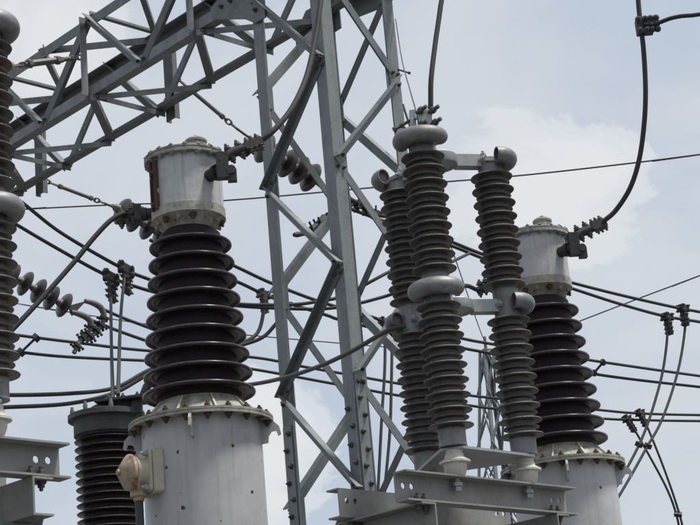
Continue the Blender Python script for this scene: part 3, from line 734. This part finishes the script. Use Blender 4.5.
def string(label, anchor, chain, d0, d1, n, yoke_end, hardware):
    """anchor..chain: fittings; d0..d1: axis of the discs; all 3D points"""
    root = thing('insulator_string', label, 'insulator', anchor, 'strain insulator strings')
    pts = [anchor]+chain
    link_chain(root, pts[0], pts[0]+(pts[1]-pts[0])*.22, anchor)
    rod(root, pts[0]+(pts[1]-pts[0])*.2, pts[0]+(pts[1]-pts[0])*.86, .022, anchor)
    link_chain(root, pts[0]+(pts[1]-pts[0])*.84, pts[1], anchor)
    d = (d1-d0).normalized()
    mb = MB(); mb.tube([pts[1], d0], .014, 8); put('link_rod', mb.mesh('link_rod', M['alclamp'], 30, anchor), root)
    for k in range(n):
        c = d0+(d1-d0)*(k/(n-1))
        mt = frame(c-anchor, -d); do = put('disc', DISC, root, mtx=mt); put('disc_cap', CAPM, do)
    return root
s2a = posts[0]+GU*.05+GZ*.42
# second phase: passes behind the tower's left leg
def unrot(px, py, p0, t): return None
def along(p0, px, py):
    """point seen at a pixel, on the upright plane through p0 that runs along the span direction GU"""
    r = FW + RT*((px-350)/FPX) - UP*((py-262.5)/FPX); n_ = GV
    return CAM + r*((V(p0)-CAM).dot(n_)/r.dot(n_))
s2 = string('brown disc insulator string passing behind the left leg of the lattice tower', s2a, [along(s2a, 236, 128)], along(s2a, 262, 147), along(s2a, 308, 176), 5, None, None)
s1a = posts[1]+GU*.05+GZ*.08
s1 = string('brown disc insulator string ending behind the rusty transformer head', s1a, [along(s1a, 104, 203)], along(s1a, 120, 210), along(s1a, 172, 240), 5, None, None)
s3a = posts[2]+GU*.05+GZ*.3
s3 = string('brown disc insulator string hanging in front of the open sky with twin clamps', s3a, [along(s3a, -3, 268)], along(s3a, 10, 275), along(s3a, 62, 304), 5, None, None)
def strain_clamp(root, p0, p1, org, mat='alclamp', s=1.0):
    """hooked dead-end clamp with U bolts between two points"""
    d = (p1-p0); L_ = d.length; d.normalize(); side = d.cross(GZ).normalized(); up = side.cross(d)
    mb = MB(); pl = spline([p0, p0+d*L_*.22+up*.035*s, p0+d*L_*.5+up*.005, p0+d*L_*.8-up*.035*s, p1], 5)
    m_ = len(pl); mb.tube(pl, [s*(.020+.016*math.sin(math.pi*i/(m_-1))+.006*math.sin(9*math.pi*i/(m_-1))) for i in range(m_)], 10)
    cl_ = put('dead_end_clamp', mb.mesh('dead_end_clamp', M[mat], 30, org), root)
    for q in (.3, .45, .6, .75):
        c = p0+d*L_*q; mb = MB()
        mb.tube([c-up*.09*s+side*.035*s, c+up*.05*s+side*.035*s], .011*s, 8); mb.tube([c-up*.09*s-side*.035*s, c+up*.05*s-side*.035*s], .011*s, 8); mb.box(c-up*.05*s, d*.022*s, side*.05*s, up*.012*s)
        put('u_bolt', mb.mesh('u_bolt', M[mat], 30, org), cl_)
# hardware at the ends of the strings
e2 = along(s2a, 318, 183); strain_clamp(s2, along(s2a, 330, 194), along(s2a, 388, 216), s2a, 'clamp'); strain_clamp(s2, along(s2a, 352, 205), along(s2a, 294, 235), s2a, 'clamp', 1.1)
mb = MB(); mb.tube([along(s2a, 308, 176), along(s2a, 330, 194), along(s2a, 352, 205)], .02, 8); put('yoke', mb.mesh('yoke', M['clamp'], 30, s2a), s2)
e3 = along(s3a, 72, 308)
mb = MB()
yk = [along(s3a, 68, 306), along(s3a, 86, 301), along(s3a, 72, 316)]
mb.prism([(0, 0), (1, 0), (0, 1)], yk[0]-GV*.01, yk[0]+GV*.01, yk[1]-yk[0], yk[2]-yk[0]); put('yoke', mb.mesh('yoke', M['clamp'], 30, s3a), s3)
def gooseneck(root, rows, org, teeth):
    pl = spline([along(s3a, *q) for q in rows], 6); n_ = len(pl)
    mb = MB(); mb.tube(pl, [.030+.012*math.sin(math.pi*min(1, i/(n_*.6))) for i in range(n_)], 12)
    c_ = put('dead_end_clamp', mb.mesh('dead_end_clamp', M['alclamp'], 35, org), root)
    for q in teeth:
        i = int(q*(n_-1)); p = pl[i]; t = (pl[min(i+1, n_-1)]-pl[i-1]).normalized(); sd_ = t.cross(GV).normalized()
        mb = MB(); mb.box(p, t*.016, GV*.055, sd_*.045)
        for g_ in (-.04, .04): mb.tube([p-sd_*.085+GV*g_, p+sd_*.085+GV*g_], .011, 8); mb.lathe([(.02, 0), (.02, .02)], 6, p+sd_*.06+GV*g_, sd_); mb.lathe([(.02, 0), (.02, .02)], 6, p-sd_*.08+GV*g_, sd_)
        put('u_bolt', mb.mesh('u_bolt', M['clamp'], 30, org), c_)
gooseneck(s3, [(85, 301), (93, 303), (101, 308), (104, 317), (101, 326), (94, 334), (87, 340)], s3a, (.55, .68, .8, .92))
gooseneck(s3, [(71, 312), (79, 314), (88, 318.5), (91.5, 326), (87, 334), (80, 341), (74, 353)], s3a, (.55, .68, .8, .92))

# the turnbuckle that comes from the near side of the beam
tb0 = tp('T', 3.46)-GU*.05+GZ*(-.42)
r4 = thing('insulator_string', 'long turnbuckle with shackles tied to the near side of the truss beam', 'turnbuckle', tb0)
def plane_u(p0, px, py): return along(p0, px, py)
t4 = plane_u(tb0, 12, 66); link_chain(r4, tb0, tb0+(t4-tb0)*.14, tb0); rod(r4, tb0+(t4-tb0)*.12, tb0+(t4-tb0)*.34, .024, tb0, 'clevis'); rod(r4, tb0+(t4-tb0)*.3, tb0+(t4-tb0)*.82, .034, tb0); link_chain(r4, tb0+(t4-tb0)*.8, tb0+(t4-tb0)*1.0, tb0)
c5 = plane_u(tb0, -14, 72); mb = MB(); mb.tube([t4, c5], [.05, .03], 12); put('socket', mb.mesh('socket', M['jbox'], 30, tb0), r4)
dd = (c5-t4).normalized()
for k in range(4):
    do = put('disc', DISC, r4, mtx=frame(c5+dd*(.1+.17*k)-tb0, -dd)); put('disc_cap', CAPM, do)

# ------------------------------------------------------------------ conductors
def conductor(label, pts, r, mat='cond', group=None, name='conductor', k=10, seg=9, cat='cable', ext=(0, 0)):
    pts = [V(q) for q in pts]; o = V(pts[0])
    if ext[0]: pts = [pts[0]+(pts[0]-pts[1]).normalized()*ext[0]]+pts
    if ext[1]: pts = pts+[pts[-1]+(pts[-1]-pts[-2]).normalized()*ext[1]]
    if min(q.z for q in pts) < .02:
        for q in pts: q.z = max(q.z, .02)
    pl = spline(pts, k); mb = MB(); mb.tube(pl, r, seg)
    return thing(name, label, cat, o, group, mb.mesh(name, M[mat], 60, o))
def px_line(rows, Y0, Y1):
    """rows of photo pixels; depth runs from Y0 at the first to Y1 at the last, as along a straight span"""
    x0, x1 = rows[0][0], rows[-1][0]; res = []
    for x, y in rows:
        t = (x-x0)/(x1-x0); Y = 1/((1-t)/Y0+t/Y1); res.append(P(x, y, Y))
    return res
def clampT(parent, p, d, drop, org, mat='alclamp', s=1.0):
    """bolted tee clamp on a conductor running along d with the dropper leaving along drop"""
    d = V(d).normalized(); dr = V(drop).normalized(); side = d.cross(dr).normalized()
    mb = MB(); mb.box(p, d*.075*s, dr*.04*s, side*.04*s); mb.prism([(-.035*s, -.035*s), (.035*s, -.035*s), (.03*s, .035*s), (-.03*s, .035*s)], p, p+dr*.22*s, d, side)
    c = put('tee_clamp', mb.mesh('tee_clamp', M[mat], 30, org), parent)
    for a in (-.05, .05):
        for b in (-.03, .03):
            put('bolt', BOLTB, c, mtx=frame(p+d*a*s+dr*b*s+side*.04*s-org, side)); put('bolt', BOLTB, c, mtx=frame(p+d*a*s+dr*b*s-side*.04*s-org, -side))
    for q in (.08, .14, .19):
        for sg in (-1, 1): put('bolt', BOLTB, c, mtx=frame(p+dr*q*s+d*.034*s*sg-org, d*sg)); put('bolt', BOLTB, c, mtx=frame(p+dr*q*s+side*.034*s*sg-org, side*sg))
def spacer(parent, a, b, org, r=.03):
    d = (b-a).normalized(); mb = MB(); mb.tube([a, b], .018, 8); mb.box(a, d.orthogonal().normalized()*r*1.3, d.cross(d.orthogonal()).normalized()*r, d*r); mb.box(b, d.orthogonal().normalized()*r*1.3, d.cross(d.orthogonal()).normalized()*r, d*r)
    put('spacer', mb.mesh('spacer', M['clamp'], 30, org), parent)

# cable from the near transformer's terminal, rising in front of the tower
c1 = [ct_end+V((-.10, 0, -.075)), P(258, 143, 8.83), P(274, 130, 8.85), P(292, 108, 8.95), P(306, 78, 9.1), P(314, 45, 9.25), P(319, 15, 9.35), P(322, -20, 9.45), P(325, -120, 9.6), P(330, -320, 10)]
conductor('thick dark cable rising from the rusty transformer head across the tower legs', c1, .0165, 'cond', ext=(0, 3))
c2 = [arr_term+V((.02, 0, -.05)), P(430, 112, 8.5), P(431, 80, 8.5), P(435, 45, 8.55), P(440, 10, 8.6), P(444, -25, 8.65), P(452, -150, 8.8), P(465, -330, 9.1)]
conductor('thick dark cable rising from the top of the surge arrester', c2, .0145, 'cond', ext=(0, 3))
c3 = [ct2_end+V((-.05, 0, -.035)), P(604, 221, 10.42), P(616, 210, 10.4), P(630, 188, 10.35), P(639, 160, 10.3), P(644, 125, 10.25), P(645.5, 90, 10.2), P(643.5, 50, 10.2), P(640, 20, 10.2), P(637.5, -10, 10.2), P(634, -80, 10.2), P(632, -300, 10.4)]
k3 = conductor('thick dark cable curving up from the transformer head behind the arresters', c3, .0165, 'cond', ext=(0, 3))
pj = P(643, 27, 10.2); o3 = V(c3[0])
c4 = [pj+V((0, -.04, 0)), P(655, 24, 10.15), P(672, 18, 10.1), P(690, 15.5, 10.05), P(720, 16, 10.0), P(800, 40, 9.8)]
conductor('short dark branch cable clamped onto the curving riser and leaving sideways', c4, .014, 'cond', ext=(0, 4))
mb = MB(); dv = (P(640, 20, 10.2)-P(644, 45, 10.2)).normalized(); rt_ = V((1, 0, 0))
for dx in (-.018, .035): mb.box(pj+rt_*dx, rt_*.026, V((0, .035, 0)), dv*.05)
mb.box(pj+rt_*.06-V((0, .02, 0)), rt_*.04, V((0, .028, 0)), dv*.03)
jc = put('branch_clamp', mb.mesh('branch_clamp', M['clamp'], 30, o3), k3)
for dx in (-.03, .015, .05, .085):
    for dz in (-.04, .04): put('bolt', BOLTB, jc, mtx=frame(pj+rt_*dx+dv*dz-V((0, .034, 0))-o3, (0, -1, 0)))
# arrester to bushing
c6 = [P(405, 326, 8.95), P(386, 331.5, 9.0), P(352, 351, 9.4), P(320, 366, 9.8), P(285, 377.5, 10.3), P(250, 384.5, 10.8), P(205, 388, 11.2), bush_pad+V((.20, 0, .14))]
conductor('black cable drooping from the arrester shield past the tower to the dark bushing', c6, .0135, 'dark')
# jumper that hangs from the insulator string behind the transformer head
c7 = [ct_left, P(124, 213.5, 9.0), P(110, 221, 8.95), P(92, 240, 8.9), P(75, 261, 8.85), P(44, 296, 8.75), P(13, 329, 8.65), P(-20, 362, 8.6), P(-60, 400, 8.6)]
conductor('dark cable slanting down from the side terminal of the rusty transformer head', c7, .0145, 'cond', ext=(0, 2))
l2 = ct_left-ct.location+ct2.location
c7b = [l2, P(464, 286, 10.4), P(456, 300, 10.35), P(450, 330, 10.3), P(452, 400, 10.2), P(457, 480, 10.1), P(462, 600, 10.0)]
conductor('dark cable dropping from the side terminal hidden behind the arrester columns', c7b, .0145, 'cond', ext=(0, 1))
G2 = 'twin conductors behind the tower'
# sagging pair under the beam
pa = px_line([(-40, 160), (15, 197), (60, 232), (120, 267), (151, 280), (195, 296), (240, 304), (292, 304.5), (320, 301), (345, 295), (391, 271), (430, 240)], 15.5, 17.5); pa[-1] = along(s2a, 452, 242)
ka = conductor('upper cable of the sagging pair with bolted clamps and long droppers', pa, .0185, ext=(4, 0))
pb = px_line([(-40, 192), (12, 222), (60, 250), (106, 275), (147, 290), (195, 301), (240, 306), (274, 308), (318, 309), (345, 306), (372, 300), (402, 290), (440, 268)], 15.7, 17.7); pb.append(along(s2a, 470, 253))
kb = conductor('lower cable of the sagging pair with bolted clamps and long droppers', pb, .0185, ext=(4, 0))
d_ = (pa[3]-pa[2])
for kk, ll, pxx, pyy, drop in ((ka, pa, 126, 269.5, [(125, 276), (122, 300), (120, 330), (118, 395)]), (kb, pb, 111, 277.5, [(111, 284), (111, 310), (111.5, 350), (113, 400)])):
    Yc = 1/(.5/15.6+.5/17.6)*.965 if False else None
    t = (pxx-ll[0].x) if False else (pxx+40)/(470 if kk is ka else 480)
    Yc = 1/((1-t)/(15.5 if kk is ka else 15.7)+t/(17.5 if kk is ka else 17.7))
    pc = P(pxx, pyy, Yc); clampT(kk, pc, ll[3]-ll[2], V((0, 0, -1)), V(ll[0]), 'clamp', 1.15)
    pts = [P(drop[0][0], drop[0][1], Yc), P(drop[1][0], drop[1][1], Yc-.4), P(drop[2][0], drop[2][1], Yc-1.5), P(drop[3][0], drop[3][1], 11.75 if kk is ka else 11.8)]
    conductor('long dropper to the dark bushing from the %s cable of the sagging pair' % ('upper' if kk is ka else 'lower'), pts, .0155, group='droppers to the dark bushing')
# pair from the string behind the transformer head: long span to the right
def span(rows, Y0, Y1): return px_line(rows, Y0, Y1)
pn = span([(150, 226), (200, 250), (240, 268.6), (271, 283), (318, 301), (372, 317), (386, 321.5), (460, 338), (489, 343.5), (589, 360), (700, 376), (760, 383)], 17.6, 26)
kn = conductor('upper cable of the twin span that passes behind the tower and the arresters', pn, .0205, ext=(0, 14))
pm = span([(150, 240), (200, 266), (240, 283), (273, 298), (326, 315), (339, 319.5), (386, 331), (460, 347.5), (491, 353.5), (594, 374), (700, 387), (760, 393)], 17.7, 26.1)
km = conductor('lower cable of the twin span that passes behind the tower and the arresters', pm, .0205, ext=(0, 14))
def on(rows_pts, px, Y0, Y1, x0, x1, py):
    t = (px-x0)/(x1-x0); return P(px, py, 1/((1-t)/Y0+t/Y1))
spacer(kn, on(0, 603, 17.6, 26, 150, 760, 362.3), on(0, 594, 17.7, 26.1, 150, 760, 373), V(pn[0]))
# pair leaving the string inside the tower
p2 = [along(s2a, *q) for q in ((352, 203), (386, 215), (452, 242), (482, 254), (530, 271), (600, 290), (664, 305), (700, 312), (760, 323))]
k2a = conductor('upper cable of the twin span leaving the clamp inside the lattice tower', p2, .0205, ext=(0, 14))
p2b = [along(s2a, *q) for q in ((340, 205), (386, 222), (452, 246), (482, 258), (530, 275), (575, 289.5), (620, 304), (664, 316), (700, 322), (760, 333))]
k2b = conductor('lower cable of the twin span leaving the clamp inside the lattice tower', p2b, .0205, ext=(0, 14))
# droppers on the right
def adrop(px, py): return along(s2a, px, py)
dr1 = [adrop(667, 322), adrop(667, 340), adrop(663, 370), adrop(656.5, 396), adrop(648, 423), adrop(639, 445), adrop(626, 470), adrop(606, 505)]
dr2 = [adrop(684, 312), adrop(685, 328), adrop(680, 362), adrop(671, 395), adrop(660, 424), adrop(647, 447), adrop(632, 474), adrop(612, 508)]
for kk, q, dr, lb in ((k2b, (667, 317), dr1, 'left'), (k2a, (683, 308.5), dr2, 'right')):
    oo = V(p2b[0] if kk is k2b else p2[0])
    clampT(kk, adrop(*q), GU, V((0, 0, -1)), oo, 'clamp', 1.1)
    o_ = conductor('curved dropper behind the white tank, clamped to the %s cable leaving the tower' % ('lower' if lb == 'left' else 'upper'), dr, .0175, group='curved droppers behind the tank', ext=(0, 3))
    if lb == 'left': spacer(o_, adrop(639, 444.5), adrop(648, 446), V(dr[0]))
# low twin span
pl1 = span([(-40, 326), (17, 335), (80, 343), (146, 350.5), (250, 357), (300, 366), (345, 374), (401, 384), (467, 395), (498, 398.5), (600, 410), (642, 413.5), (700, 415), (760, 415)], 22, 30)
pl2 = span([(-40, 344), (23, 352.5), (70, 357), (144, 360.5), (200, 363), (252, 369), (346, 386), (405, 396.5), (466, 405), (498, 409), (595, 418), (640, 420), (700, 421), (760, 421)], 22.1, 30.1)
kl1 = conductor('upper cable of the lowest twin span with a slanting spacer', pl1, .0225, ext=(7, 14))
kl2 = conductor('lower cable of the lowest twin span with a slanting spacer', pl2, .0225, ext=(7, 14))
spacer(kl1, on(0, 36, 22, 30, -40, 760, 337.8), on(0, 21, 22.1, 30.1, -40, 760, 352.3), V(pl1[0]), .04)
YR = 1/((1-(640+40)/800)/22+((640+40)/800)/30)
for kk, oo, q, rows, lb in ((kl2, pl2[0], (627, 419), [(628, 421), (634, 429), (650, 457), (666, 487), (675, 510), (680, 532), (684, 560)], 'a'), (kl1, pl1[0], (640, 413), [(641, 415), (646, 424), (656, 448), (666, 474), (676, 503), (683, 528), (689, 560)], 'b')):
    pc = P(*q, YR); nx = P(*rows[2], YR-.1); clampT(kk, pc, GU, nx-pc, V(oo), 'clamp', 1.15)
    pts = [P(x, y, YR-.12-.0*i) for i, (x, y) in enumerate(rows)]
    o_ = conductor('curved dropper crossing the others, clamped to the %s cable of the lowest twin span' % ('lower' if lb == 'a' else 'upper'), pts, .0195, group='droppers from the lowest twin span', ext=(0, 4))
    if lb == 'a': spacer(o_, P(676, 514, YR-.12), P(680, 514.5, YR-.12), V(pts[0]))
# cables that leave the clamps of the third string
pk1 = [along(s3a, *q) for q in ((98, 307), (122, 317.5), (147, 327), (175, 338), (205, 349))]; pk1[-1] = on(0, 205, 22, 30, -40, 760, 354)
conductor('short cable leaving the upper clamp of the open-sky insulator string', pk1, .022)
pk2 = [along(s3a, *q) for q in ((86, 318), (116, 330), (147, 341), (175, 350), (205, 359))]; pk2[-1] = on(0, 205, 22.1, 30.1, -40, 760, 363.5)
conductor('short cable leaving the lower clamp of the open-sky insulator string', pk2, .022)
# low jumpers that swing up behind the porcelain
pj1 = px_line([(-40, 393), (5, 395), (69, 393.5), (114, 388), (147, 371), (180, 357), (215, 351), (244, 342), (258, 332), (263.5, 312), (264, 299)], 15.5, 17.9)
conductor('upper low jumper cable swinging up behind the brown porcelain', pj1, .021, ext=(4, 0))
pj2 = px_line([(-40, 408), (9, 407), (69, 403.5), (114, 393), (147, 375), (180, 360), (215, 352), (245, 344), (263, 337), (275, 325), (292, 303)], 15.6, 17.5)
conductor('lower low jumper cable swinging up behind the brown porcelain', pj2, .021, ext=(4, 0))
pcl = P(264, 297, 17.9+.8); clampT(km, P(263.5, 294.5, 1/((1-.186)/17.7+.186/26.1)), pm[3]-pm[2], V((0, 0, -1)), V(pm[0]), 'alclamp', 1.0)
# droppers between the tower and the arresters
for rows, lb in (([(383, 321), (385, 345), (384.5, 375), (382, 414), (379, 472), (376, 530)], 1), ([(392, 331), (392, 350), (391.5, 380), (390, 430), (385.5, 482), (381, 530)], 2)):
    Yd = on(0, 386, 17.6, 26, 150, 760, 322).y
    pts = [P(x, y, Yd-.05*i) for i, (x, y) in enumerate(rows)]
    clampT(kn if lb == 1 else km, pts[0], pn[6]-pn[5], V((0, 0, -1)), V(pn[0] if lb == 1 else pm[0]), 'alclamp', .8)
    conductor('dark dropper between tower leg and arrester columns, on the %s cable of its span' % ('upper' if lb == 1 else 'lower'), pts, .019, 'dark', group='droppers between tower and arresters', ext=(0, 3))
# thin wires
conductor('thin overhead wire crossing the whole sky behind the tower', px_line([(-30, 213), (20, 209.5), (110, 205), (225, 200.5), (385, 186.5), (510, 176.5), (620, 164.5), (700, 154.5), (740, 149)], 34, 30), .0155, 'dark', name='wire', cat='wire', k=5, seg=6, ext=(20, 20))
conductor('thin wire slanting up from behind the right transformer porcelain', px_line([(560, 329), (580, 321), (640, 298), (700, 275.5), (740, 260)], 34, 30), .013, 'dark', name='wire', cat='wire', k=5, seg=6, ext=(0, 20))
conductor('thin slack wire low behind the tower legs', px_line([(-20, 297), (14, 303), (69, 312), (160, 326), (263, 336.5), (386, 347), (430, 350)], 30, 36), .012, 'dark', name='wire', cat='wire', k=5, seg=6, ext=(20, 0))
R_ = corner['R']
wl = [V((R_.x, R_.y, zat(R_.x, R_.y, 20)))-GV*.02, P(402, 60, 13.2), P(410, 90, 11), P(417, 116, 8.6), arr_term+V((-.03, 0, .03))]
conductor('thin black lead from the tower leg to the arrester top clamp', wl, .0048, 'dark', name='wire', cat='wire', k=5, seg=6)

# ------------------------------------------------------------------ small lattice tower far behind
YF = 42.0
def make_far():
    top = P(486, 350, YF); base = V((top.x, top.y, 0)); H = top.z
    root = thing('far_lattice_tower', 'small far lattice tower seen between the arrester columns', 'tower', base)
    hw0 = px2m(5.5, top); slope = .085
    cs = [(-1, -1), (1, -1), (1, 1), (-1, 1)]
    def leg(i, z):
        hw = hw0+(H-z)*slope; a = .5
        x, y = cs[i]; return base+V(((x*math.cos(a)-y*math.sin(a))*hw, (x*math.sin(a)+y*math.cos(a))*hw, z))
    for i in range(4):
        mb = MB(); mb.prism([(0, 0), (.08, 0), (.08, .02), (.02, .02), (.02, .08), (0, .08)], leg(i, 0), leg(i, H), V((math.cos(.5), math.sin(.5), 0))*-cs[i][0], V((-math.sin(.5), math.cos(.5), 0))*-cs[i][1]); put('leg', mb.mesh('leg', M['galv'], 30, base), root)
    nlev = 8; zs = [H-.05-(H-.4)*(k/nlev)**1.15 for k in range(nlev+1)]
    for i in range(4):
        j = (i+1) % 4
        for k in range(nlev):
            for a, b in ((i, j), (j, i)):
                lbar(root, 'brace', leg(a, zs[k]), leg(b, zs[k+1]), GZ, V((1, 0, 0)), .045, .012, M['galv'], base)
        lbar(root, 'strut', leg(i, H-.05), leg(j, H-.05), GZ, V((1, 0, 0)), .045, .012, M['galv'], base)
    mb = MB(); mb.tube([leg(0, H-.1), leg(2, H-.1)], .05, 8); mb.tube([base+GZ*(H-.15), base+GZ*(H+.35)], .04, 8); put('peak', mb.mesh('peak', M['galvdark'], 30, base), root)
    return root, base+GZ*(H+.3)
far, fpk = make_far()
conductor('thin guard wire running from the far lattice tower peak up behind the arresters', [fpk, P(480, 330, 38), P(445, 229, 28), P(425, 172, 22), V((corner['R'].x, corner['R'].y, zat(corner['R'].x, corner['R'].y, 105)))], .012, 'dark', name='wire', cat='wire', k=5, seg=6)
